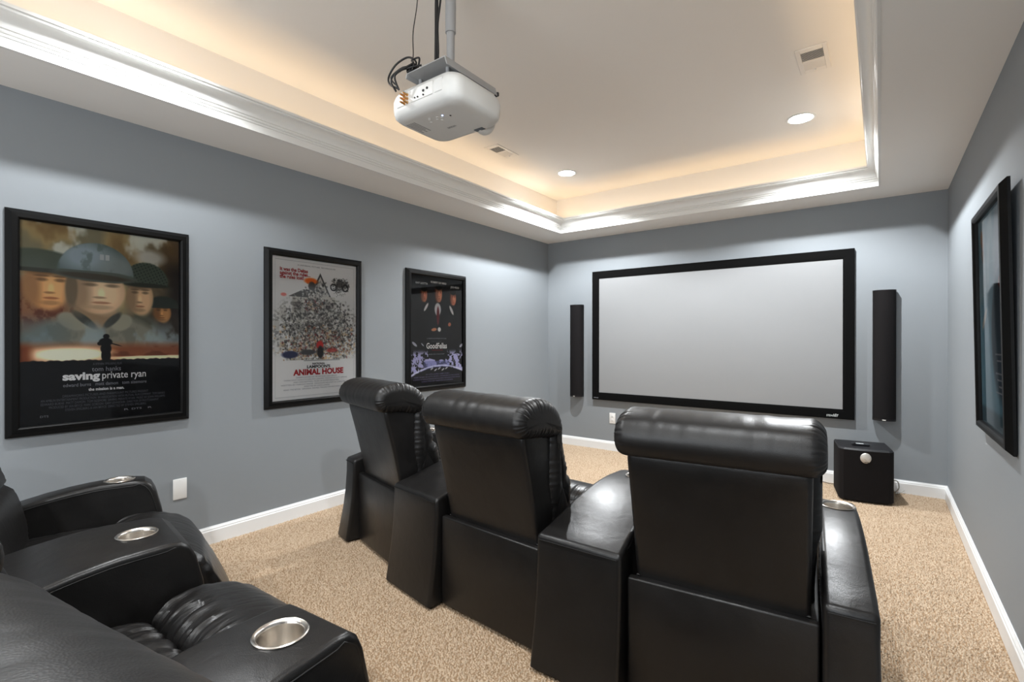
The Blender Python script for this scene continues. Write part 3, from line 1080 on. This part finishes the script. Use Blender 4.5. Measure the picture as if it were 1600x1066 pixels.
# ------------------------------------------------------------------ subwoofer
SWA = R(9)
t = thing('subwoofer', 'black cube subwoofer with silver oval badge beneath the right wall speaker', 'subwoofer', (-0.083, 4.655, 0.012), SWA)
bm = bmesh.new()
hw = .176
pts = [(-hw, .36), (-hw, .03), (-hw + .012, .008)] + [(-hw + .03 + (2 * hw - .06) * k / 10, -.012 - .012 * math.sin(PI * k / 10)) for k in range(11)] + [(hw - .012, .008), (hw, .03), (hw, .36)]
a = [bm.verts.new((p[0], p[1], 0.008)) for p in pts]
b = [bm.verts.new((p[0], p[1], 0.392)) for p in pts]
for i in range(len(pts)):
    j = (i + 1) % len(pts)
    bm.faces.new((a[i], a[j], b[j], b[i]))
bm.faces.new(a)
bm.faces.new(b[::-1])
obj('cabinet', bm, M['speaker'], t, 30)
bm = bmesh.new()
a = [bm.verts.new((p[0] * .995, p[1] + .003, 0.392)) for p in pts]
b = [bm.verts.new((p[0] * .96, .35 if p[1] > .3 else p[1] + .016, 0.404)) for p in pts]
for i in range(len(pts)):
    j = (i + 1) % len(pts)
    bm.faces.new((a[i], a[j], b[j], b[i]))
bm.faces.new(a)
bm.faces.new(b[::-1])
obj('top_panel', bm, M['vinyl'], t, 20)
bm = bmesh.new()
lathe(bm, [(0, -.031), (.029, -.030), (.034, -.027), (.036, -.022), (.036, -.012)], 28, (-.006, 0, 0), axis='y')
for v in bm.verts:
    v.co.z = v.co.z * 1.12 + .338
bd = obj('badge', bm, M['badge'], t, 40)
bm = bmesh.new()
tube(bm, [(-.014, -.0315, .332), (-.008, -.032, .324), (0, -.032, .321), (.010, -.032, .326), (.016, -.0315, .340)], .0016, 6)
obj('badge_swoosh', bm, M['steel'], bd, 60)
bm = bmesh.new()
box(bm, (-.016, -.032, .306), (.012, -.030, .310))
obj('badge_line', bm, M['slot'], bd)
for sx in (-1, 1):
    for y in (.04, .32):
        bm = bmesh.new()
        lathe(bm, [(0, -.0005), (.018, -.0005), (.02, .002), (.02, .009), (0, .009)], 16, (sx * .14, y, 0))
        obj('foot', bm, M['glide'], t, 40)
# remote-like item on top
t = thing('remote_control', 'small glossy black remote lying on top of the subwoofer', 'remote', (-0.123, 4.783, 0.4175), R(14))
obj('case', nb((-.06, -.022, 0), (.06, .022, .014), .006, 3), M['lens'], t, 40)
obj('button_pad', nb((-.03, -.010, .0138), (.02, .010, .0165), .001, 1), M['ink_pale'], t)
bm = bmesh.new()
box(bm, (-.045, -.006, .0135), (-.036, .006, .018), .002, 1)
obj('button', bm, M['frame'], t)
# cables by the sub
bm = bmesh.new()
pts = [(0.055, 4.97, .10), (.095, 4.97, .135), (.118, 4.98, .12), (.122, 4.99, .07), (.10, 5.0, .03), (.13, 5.06, .02), (.16, 5.125, .03)]
tube(bm, catmull(pts, 40, False), .004, 6)
tag(obj('power_cord', bm, M['wcable'], smooth=60), 'pale cord looping out behind the right side of the subwoofer', 'cord')
bm = bmesh.new()
pts = [(-.275, 4.985, .035), (-.34, 5.02, .022), (-.45, 5.08, .022), (-.60, 5.118, .03), (-.8, 5.12, .03), (-1.1, 5.12, .03)]
tube(bm, catmull(pts, 40, False), .003, 6)
tag(obj('speaker_cable', bm, M['cable'], smooth=60), 'thin dark cable running along the baseboard left of the subwoofer', 'cable')

# ------------------------------------------------------------------ projector and its mount
PX, PY, PZ = -1.512, 1.553, 2.190
t = thing('projector', 'white ceiling projector with ports panel facing the viewer', 'projector', (PX, PY, PZ), 0)


def superbox(hx, hy, prof, n=9, r=.06):
    """rounded-rectangle plan, stacked rings (scale inset, z, bulge)"""
    bm = bmesh.new()
    rings = []
    for ins, z in prof:
        ring = []
        rr = max(.004, r - ins * .3)
        X, Y = hx - ins, hy - ins
        for q, (sx, sy) in enumerate(((1, 1), (-1, 1), (-1, -1), (1, -1))):
            for k in range(n):
                a = PI / 2 * (q + k / (n - 1))
                ring.append(bm.verts.new((sx * (X - rr) + rr * math.cos(a), sy * (Y - rr) + rr * math.sin(a) * 1.0, z)))
        rings.append(ring)
    m = len(rings[0])
    for a, b in zip(rings, rings[1:]):
        for i in range(m):
            j = (i + 1) % m
            bm.faces.new((a[i], a[j], b[j], b[i]))
    bm.faces.new(rings[0])
    bm.faces.new(rings[-1][::-1])
    return bm


HX, HY = .195, .165
body = superbox(HX, HY, [(.045, 0), (.032, .001), (.020, .006), (.006, .019), (.002, .036), (0, .056), (0, .082), (.006, .102), (.020, .122), (.040, .134), (.07, .138)])
bo = obj('body', body, M['proj'], t, 50)
obj('ports_panel', nb((-.134, -HY - .0015, .044), (.080, -HY + .012, .098), .002, 1), M['projpanel'], t)
for (x, z, r_) in ((.05, .076, .0045), (.028, .072, .005), (.028, .055, .0035), (-.005, .056, .0035), (-.022, .057, .003)):
    bm = bmesh.new()
    lathe(bm, [(0, -.0045), (r_, -.0045), (r_ * 1.15, 0)], 14, (x, -HY, z), axis='y')
    obj('port', bm, M['slot'], t, 40)
for k in range(3):
    for j in range(2):
        bm = bmesh.new()
        lathe(bm, [(0, -.030), (.003, -.026), (.0045, -.02), (.0045, -.008), (.0055, -.006), (.0055, 0)], 12, (-.085 + j * .018, -HY, .082 - k * .016), axis='y')
        obj('connector', bm, M['gold'], t, 40)
obj('rear_grille', nb((.088, -HY - .001, .044), (.134, -HY + .012, .098), .004, 2), M['proj'], t)
# underside: control pad, label, lens
for nm, a0, a1, b0, b1 in (('rating_label', -.15, -.10, -.10, .0),):
    for k in range(5):
        obj('label_print', nb((a0 + k * .011, b0, -.0006), (a0 + k * .011 + .006, b1 - .02 * (k % 2), .0006)), M['projgrey'], t)
for x, y in ((0, -.06), (.03, -.06), (.015, -.075), (.015, -.045), (-.02, -.085), (-.03, -.075), (-.04, -.055)):
    bm = bmesh.new()
    lathe(bm, [(0, -.002), (.0055, -.0015), (.006, .001)], 12, (x, y, 0))
    obj('button', bm, M['projpanel'], t, 40)
bm = bmesh.new()
lathe(bm, [(0, -.002), (.003, -.0015), (.003, .001)], 10, (.045, -.075, 0))
obj('status_lamp', bm, M['ledblue'], t)
bm = bmesh.new()
lathe(bm, [(0, -.002), (.004, -.0015), (.004, .001)], 10, (.072, -.055, 0))
obj('infrared_eye', bm, M['slot'], t)
e = lettering('EPSON', .018, (0, .035, -.0006), M['projgrey'], t, .046, bold=.0006, name='maker_mark')
e.rotation_euler = (PI, 0, R(0))
# lens housing at the front
bm = bmesh.new()
lathe(bm, [(0.0, .0), (.030, .0), (.036, .004), (.046, .020), (.050, -.05)], 28, (0.075, 0, 0), axis='y')
bm.free()
bm = bmesh.new()
lathe(bm, [(.030, -.04), (.044, -.04), (.050, .0), (.050, .012), (.045, .022), (.036, .024), (.031, .018), (.028, .0), (.0, .0)], 30, (.075, HY, .043), axis='y')
lh = obj('lens_housing', bm, M['proj'], t, 45)
bm = bmesh.new()
lathe(bm, [(0, .010), (.014, .008), (.026, .002), (.028, -.002)], 24, (.075, HY, .043), axis='y')
obj('lens', bm, M['lens'], lh, 50)
obj('lens_shift_slot', nb((.055, HY - .055, -.0012), (.105, HY - .03, .002), .001, 1), M['lens'], t)
bm = bmesh.new()
for x, y in ((.13, -.11), (-.13, .11), (.13, .11)):
    lathe(bm, [(0, -.006), (.009, -.006), (.011, .002)], 14, (x, y, 0))
bm.free()

t = thing('projector_mount', 'grey steel ceiling pole with plate holding the projector', 'mount', (PX + .02, PY, HT), 0)
ztop = PZ + .138 - HT
bm = bmesh.new()      # folded plate: gutter shaped sheet over the projector
prf = [(-.100, .004), (-.095, 0.024), (.128, 0.024), (.140, -.012), (.136, -.012), (.124, .020), (-.091, .020), (-.096, .004)]
a = [bm.verts.new((p[0], -.165, p[1] + ztop + .012)) for p in prf]
b = [bm.verts.new((p[0], .15, p[1] + ztop + .012)) for p in prf]
for i in range(len(prf)):
    j = (i + 1) % len(prf)
    bm.faces.new((a[i], a[j], b[j], b[i]))
bm.faces.new(a)
bm.faces.new(b[::-1])
obj('mount_plate', bm, M['mount'], t)
obj('edge_cap', nb((.120, .150, ztop + .000), (.142, .162, ztop + .018), .003, 1), M['cable'], t)
for sx, sy in ((-1, -1), (1, -1), (1, 1), (-1, 1)):
    bm = bmesh.new()
    lathe(bm, [(0, ztop + .001), (.008, ztop + .001), (.008, ztop + .036), (.012, ztop + .036), (.012, ztop + .044), (0, ztop + .044)], 12, (sx * .08, sy * .10, 0))
    obj('bolt', bm, M['mount'], t, 40)
bm = bmesh.new()
lathe(bm, [(0, ztop + .036), (.034, ztop + .036), (.034, ztop + .048), (.0175, ztop + .06), (.0175, ztop + .26), (0, ztop + .26)], 28)
obj('lower_pole', bm, M['mount'], t, 40)
bm = bmesh.new()
lathe(bm, [(0, ztop + .25), (.0225, ztop + .252), (.023, ztop + .26), (.0225, 0.0), (0, 0)], 28)
obj('upper_pole', bm, M['mount'], t, 40)
bm = bmesh.new()
lathe(bm, [(0, -.02), (.03, -.02), (.06, -.006), (.062, 0), (0, 0)], 28)
obj('ceiling_flange', bm, M['mount'], t, 40)

bm = bmesh.new()
zc = PZ + .145
x0, y0 = PX - .012, PY - .042
tube(bm, catmull([(x0, y0, HT), (x0 - .004, y0 - .004, 2.72), (x0 + .002, y0 - .008, 2.60), (x0 - .002, y0 - .01, 2.48), (x0, y0 - .012, zc + .036)], 30, False), .006, 8)
tube(bm, catmull([(x0 + .012, y0, HT), (x0 + .018, y0 - .004, 2.72), (x0 + .006, y0 - .01, 2.60), (x0 + .009, y0 - .01, 2.48), (x0 + .004, y0 - .014, zc + .036)], 30, False), .0045, 8)
tube(bm, catmull([(x0 - .012, y0, HT), (x0 - .010, y0 - .006, 2.7), (x0 - .006, y0 - .01, 2.58), (x0 - .008, y0 - .01, 2.46), (x0 - .004, y0 - .014, zc + .036)], 30, False), .0045, 8)
tag(obj('pole_cables', bm, M['cable'], smooth=60), 'bundle of black cables strapped down beside the projector pole', 'cable')
bm = bmesh.new()
cx, cy = PX - .095, PY - HY - .02
tube(bm, catmull([(PX - .08, PY - .10, HT), (PX - .075, PY - .105, 2.70), (PX - .085, PY - .12, 2.56), (PX - .078, PY - .125, 2.46), (PX - .083, PY - .13, zc + .045)], 30, False), .0022, 6)
tag(obj('thin_cable', bm, M['cable'], smooth=60), 'single thin wire hanging straight down left of the projector pole', 'cable')
bm = bmesh.new()
tube(bm, catmull([(cx + .0, cy - .012, zc - .04), (cx - .075, cy + .01, zc + .01), (cx - .105, cy + .03, zc + .06), (cx - .07, cy + .04, zc + .105), (cx - .0, cy + .045, zc + .115),
                  (cx + .05, cy + .045, zc + .08), (cx + .05, cy + .04, zc + .045)], 50, False), .0042, 8)
tube(bm, catmull([(cx - .008, cy - .012, zc - .05), (cx - .03, cy - .02, zc - .005), (cx - .01, cy - .01, zc + .03), (cx + .05, cy + .01, zc + .04), (cx + .09, cy + .04, zc + .05)], 40, False), .004, 8)
tube(bm, catmull([(cx + .01, cy - .012, zc - .05), (cx + .005, cy - .03, zc), (cx + .03, cy - .01, zc + .03), (cx + .06, cy + .02, zc + .06), (cx + .03, cy + .04, zc + .09), (cx + .075, cy + .04, zc + .085),
                  (cx + .08, cy + .03, zc + .04)], 50, False), .004, 8)
tube(bm, catmull([(cx + .0, cy - .012, zc - .03), (cx - .03, cy - .02, zc + .01), (cx + .02, cy, zc + .045), (cx + .05, cy + .03, zc + .05)], 40, False), .0035, 8)
for k in range(10):
    a0 = k * .6
    tube(bm, catmull([(cx + .045 + .02 * math.cos(a0 + j), cy + .03 + .012 * math.sin(a0 * 2 + j), zc + .045 + .014 * math.sin(a0 + 1.3 * j)) for j in range(5)], 14, False), .0035, 6)
tag(obj('cable_loops', bm, M['cable'], smooth=60), 'tangle of black cables looping from the projector ports over the mount plate', 'cable')


# ------------------------------------------------------------------ recliners
def gather_fn(freq, amp, seed, inner=.72, power=2):
    ph = [random.Random(seed * 31 + k).uniform(0, 6.28) for k in range(6)]

    def g(u, s, p):
        e = max(0.0, (abs(u) - inner) / (1 - inner))
        side = 1 if u > 0 else 2
        w1 = math.sin(2 * PI * s * freq + ph[side] + 1.4 * math.sin(2 * PI * s * 5 + ph[3]))
        w2 = math.sin(2 * PI * s * freq * 1.63 + ph[4] * side)
        k = .55 + .9 * noise.noise(Vector((s * 23 + seed, u * 2.0, seed * 1.7)))
        return amp * (e ** power) * (w1 * .65 + w2 * .55) * k - .004 * e * e
    return g


def head_gather(seed):
    g1 = gather_fn(34, .0052, seed, .84, 1.0)

    def g(u, s, p):
        # long soft creases that cross the roll from front to back
        n = noise.noise(Vector((u * 9 + seed * 3, s * 4.0, seed)))
        n2 = noise.noise(Vector((u * 22 + seed, s * 3.0, seed * 2)))
        top = math.exp(-((p[1] - .98) / .07) ** 2)
        return g1(u, s, p) + top * (.0016 * n + .0010 * n2) + .0010 * n
    return g


# top of the arm, rear to front (y, z)
ARM_TOP = [(-.028, .505), (.05, .523), (.14, .550), (.23, .578), (.32, .600), (.40, .614), (.46, .621), (.50, .624), (.62, .624), (.655, .618),
           (.680, .598), (.697, .562), (.718, .475), (.740, .34), (.758, .18), (.770, .025)]
ARM_REAR = [(-.075, .018), (-.062, .10), (-.048, .19), (-.036, .30), (-.029, .42)]


def arm_mesh(xl, xr, fl_l, fl_r, cup_x, cup_y, name, parent, m):
    prof = ARM_REAR + ARM_TOP
    bm = bmesh.new()

    def flare(z):
        return max(0.0, (.36 - z) / .36) ** 1.4
    A = [bm.verts.new((xl(y) - fl_l * flare(z), y, z)) for y, z in prof]
    B = [bm.verts.new((xr(y) + fl_r * flare(z), y, z)) for y, z in prof]
    n = len(prof)
    for i in range(n):
        j = (i + 1) % n
        bm.faces.new((A[i], A[j], B[j], B[i]))
    bm.faces.new(A)
    bm.faces.new(B[::-1])
    bmesh.ops.recalc_face_normals(bm, faces=bm.faces)
    bm.edges.ensure_lookup_table()
    es = [e for i in range(n - 1) for e in (bm.edges.get((A[i], A[i + 1])), bm.edges.get((B[i], B[i + 1]))) if e]
    k0 = len(ARM_REAR)
    es.append(bm.edges.get((A[k0], B[k0])))
    bmesh.ops.bevel(bm, geom=es, offset=.017, segments=4, profile=.5, affect='EDGES', clamp_overlap=True)
    bmesh.ops.triangulate(bm, faces=[f for f in bm.faces if len(f.verts) > 4])
    o = obj(name, bm, m, parent)
    if cup_x is not None:
        cb = bmesh.new()
        lathe(cb, [(0, .545), (.0475, .545), (.0475, .70), (0, .70)], 40, (cup_x, cup_y, 0))
        co = obj('cutter', cb, None)
        md = o.modifiers.new('hole', 'BOOLEAN')
        md.object = co
        md.operation = 'DIFFERENCE'
        md.solver = 'EXACT'
        co.parent = parent
        bpy.context.view_layer.update()
        dg = bpy.context.evaluated_depsgraph_get()
        me = bpy.data.meshes.new_from_object(o.evaluated_get(dg))
        o.modifiers.clear()
        o.data = me
        bpy.data.objects.remove(co)
    me = o.data
    for p in me.polygons:
        p.use_smooth = True
    me.set_sharp_from_angle(angle=R(28))
    if cup_x is not None:
        cb = bmesh.new()
        lathe(cb, [(.0475, -.004), (.0565, .0005), (.0570, .0030), (.0545, .0048), (.0500, .0036), (.0468, .0005), (.0455, -.006), (.0440, -.060), (.041, -.0655), (0, -.066)],
              48, (cup_x, cup_y, .624))
        obj('cup_holder', cb, M['steel'], o, 40)
    pb = bmesh.new()
    tube(pb, [(xl(0) + .012, -.0315, .488), (xr(0) - .012, -.0315, .488)], .0022, 6)
    obj('piping', pb, M['piping'], o, 60)
    # welted seam along the upper edge of both sides, and the upright seam
    for sgn, fx, fl in ((-1, xl, fl_l), (1, xr, fl_r)):
        pb = bmesh.new()
        line = [(fx(y) - sgn * .0004, y, z - .020) for y, z in ARM_TOP[1:9]] + [(fx(y) - sgn * .0004, y - .018, z - .010) for y, z in ARM_TOP[9:14]]
        tube(pb, [(q.x, q.y, q.z) for q in catmull(line, 40, False)], .0021, 6)
        obj('piping', pb, M['piping'], o, 60)
        pb = bmesh.new()
        ysm = .36
        for k in range(26):
            z0_ = .59 - k * .021
            fz = fl * max(0, (.36 - z0_) / .36) ** 1.4
            yy = ysm - .03 * (k / 26)
            box(pb, (fx(yy) + sgn * (.0004 + fz) - .0008, yy - .0012, z0_ - .011), (fx(yy) + sgn * (.0004 + fz) + .0008, yy + .0012, z0_))
        s_ = obj('stitching', pb, M['piping'], o)
        s_['kind'] = 'stuff'
    return o


AW = .133      # width of an end arm


def make_recliner(label, x, y, ang, left_arm, right_arm, seed, group, cup=True, flare=.03):
    t = thing('theater_recliner', label, 'recliner', (x, y, 0), ang, group)
    # rear board of the base
    bm = nb((-.283, 0, .022), (.283, .032, .430), .007, 3)
    obj('base_panel', bm, M['leather'], t, 35)
    obj('base_box', nb((-.2830, .033, .05), (.2830, .60, .40), .006, 2), M['leather_side'], t, 35)
    for sx in (-1, 1):
        for yy in (.06, .55):
            bm = bmesh.new()
            lathe(bm, [(0, .0115), (.022, .0115), (.024, .016), (.024, .05), (0, .05)], 14, (sx * .22, yy, 0))
            obj('foot', bm, M['glide'], t, 40)
    # upholstered back, leaning rearwards
    ctrl = [(.030, .395), (.030, .43), (-.006, .60), (-.040, .74), (-.068, .855), (-.055, .90), (-.01, .93), (.05, .93), (.105, .89), (.125, .78), (.16, .62), (.19, .46),
            (.19, .39), (.11, .37)]
    tp = lambda y_, z_: 1 + .018 * (z_ - .43) / .44
    bm = cushion(ctrl, .262, .018, 64, lambda u, s, p: .0035 * (1 - u * u) + .0012 * noise.noise(Vector((u * 3, p[0] * 6 + seed, p[1] * 6))), 12, 5, taper=tp)
    obj('backrest', bm, M['leather'], t, 60)
    # front pillow: two stacked bolsters gathered at their sides
    ctrl = [(.10, .60), (.10, .87), (.155, .885), (.185, .83), (.205, .76), (.222, .705), (.215, .69), (.245, .66), (.272, .58), (.285, .50), (.27, .43), (.12, .42)]
    g = gather_fn(40, .0050, seed + 5, .82, .9)
    bm = cushion(ctrl, .292, .045, 180, g, 14, 12, taper=lambda y_, z_: .925 + .075 * min(1, max(0, (z_ - .56) / .10)))
    obj('back_cushion', bm, M['leather_head'], t, 60)
    # head roll
    ctrl = [(-.060, .868), (-.103, .878), (-.126, .915), (-.126, .955), (-.100, .993), (-.050, 1.015), (.010, 1.021), (.070, 1.010), (.125, .977), (.160, .930), (.172, .880),
            (.155, .848), (.10, .850), (.02, .862)]
    bm = cushion(ctrl, .300, .042, 180, head_gather(seed), 40, 12)
    obj('headrest', bm, M['leather_head'], t, 70)
    # seat and leg pads
    g = gather_fn(16, .006, seed + 9, .5, 1.0)

    def sg(u, s, p):
        crease = math.exp(-((p[0] - .51) / .07) ** 2)
        return g(u, s, p) * .5 + .006 * crease * math.sin(u * 40 + 3 * math.sin(u * 9 + seed) + 8 * p[0])
    ctrl = [(.17, .36), (.20, .445), (.30, .462), (.40, .465), (.49, .455), (.528, .42), (.530, .34), (.50, .27), (.2, .27)]
    bm = cushion(ctrl, .272, .035, 84, sg, 44, 8, crown=.008)
    obj('seat_cushion', bm, M['leather_seat'], t, 60)

    def fg(u, s, p):
        crease = math.exp(-((p[0] - .55) / .075) ** 2)
        return g(u, s, p) * .6 + .006 * crease * (math.sin(u * 44 + 3 * math.sin(u * 11 + seed) + 10 * p[0]) + .5 * math.sin(u * 83 + seed))
    ctrl = [(.536, .36), (.542, .43), (.575, .472), (.63, .489), (.69, .487), (.76, .466), (.818, .424), (.866, .342), (.916, .24), (.943, .17), (.938, .125), (.90, .105), (.84, .16), (.76, .28), (.60, .33)]
    bm = cushion(ctrl, .272, .045, 110, fg, 44, 9, crown=.010)
    obj('footrest', bm, M['leather_seat'], t, 60)
    bm = bmesh.new()
    tube(bm, [(-.26, .033, .432), (.26, .033, .432)], .003, 6)
    obj('piping', bm, M['piping'], t, 60)
    if left_arm:
        arm_mesh(lambda y_: -.290 - AW + .022 * max(0, y_), lambda y_: -.290 + .008 * max(0, y_), flare, 0, -.282 - AW / 2 if cup else None, .565, 'armrest', t, M['leather'])
    if right_arm:
        arm_mesh(lambda y_: .290 - .008 * max(0, y_), lambda y_: .290 + AW - .022 * max(0, y_), 0, flare, .282 + AW / 2 if cup else None, .565, 'armrest', t, M['leather'])
    return t


def make_console(label, ca, cb, group, gap=.015, cup=True):
    """wedge between the right side of recliner ca and the left side of recliner cb; each (x, y, angle)"""
    def side(c, sx, ly):
        return Vector((c[0] + math.cos(c[2]) * sx - math.sin(c[2]) * ly, c[1] + math.sin(c[2]) * sx + math.cos(c[2]) * ly))
    a0, b0 = side(ca, .283 + gap, 0), side(cb, -.283 - gap, 0)
    a1, b1 = side(ca, .283 + gap, .8), side(cb, -.283 - gap, .8)
    mid0, mid1 = (a0 + b0) / 2, (a1 + b1) / 2
    ang = math.atan2(-(mid1.x - mid0.x), mid1.y - mid0.y)
    w0, w1 = (b0 - a0).length, (b1 - a1).length
    t = thing('wedge_console', label, 'armrest console', (mid0.x, mid0.y, 0), ang, group)
    ca_, sa_ = math.cos(ang), math.sin(ang)

    def loc(p):
        d = p - mid0
        return (d.x * ca_ + d.y * sa_, -d.x * sa_ + d.y * ca_)
    (ax0, ay0), (ax1, ay1), (bx0, by0), (bx1, by1) = loc(a0), loc(a1), loc(b0), loc(b1)
    fl = lambda y_: ax0 + (ax1 - ax0) * (y_ - ay0) / (ay1 - ay0)
    fr_ = lambda y_: bx0 + (bx1 - bx0) * (y_ - by0) / (by1 - by0)
    arm_mesh(fl, fr_, 0.0, 0.0, (fl(.565) + fr_(.565)) / 2 if cup else None, .565, 'console_body', t, M['leather'])
    return t, (w0, w1)


FRONT = [(-2.315, 1.806, R(-15.0)), (-1.356, 1.628, R(-4.0)), (-.419, 1.637, R(5.6))]
REAR = [(-2.536, 0.078, -.272), (-1.444, -.018, .000), (-.515, .030, .155)]
gf, gr = 'recliners of the front row', 'recliners of the rear row'
make_recliner('black leather recliner at the left end of the front row, nearest the crime poster', *FRONT[0], True, False, 1, gf)
make_recliner('black leather recliner in the middle of the front row, brownish headrest', *FRONT[1], False, False, 2, gf)
make_recliner('black leather recliner at the right end of the front row, in front of the screen', *FRONT[2], False, True, 3, gf)
make_recliner('black leather recliner of the rear row against the left wall', *REAR[0], True, False, 4, gr)
make_recliner('black leather recliner of the rear row between the two steel cup holders', *REAR[1], False, False, 5, gr)
make_recliner('black leather recliner of the rear row whose back fills the lower left corner', *REAR[2], False, True, 6, gr)
r1 = make_console('black leather wedge console between the left and middle front recliners', FRONT[0], FRONT[1], 'wedge consoles of the front row')
r2 = make_console('wide black leather wedge console left of the right front recliner', FRONT[1], FRONT[2], 'wedge consoles of the front row')
r3 = make_console('black leather console with cup holder in the rear row by the left wall recliner', REAR[0], REAR[1], 'wedge consoles of the rear row')
r4 = make_console('black leather console with the largest steel cup holder at bottom left', REAR[1], REAR[2], 'wedge consoles of the rear row')
print('console widths', r1[1], r2[1], r3[1], r4[1])
bpy.context.view_layer.update()
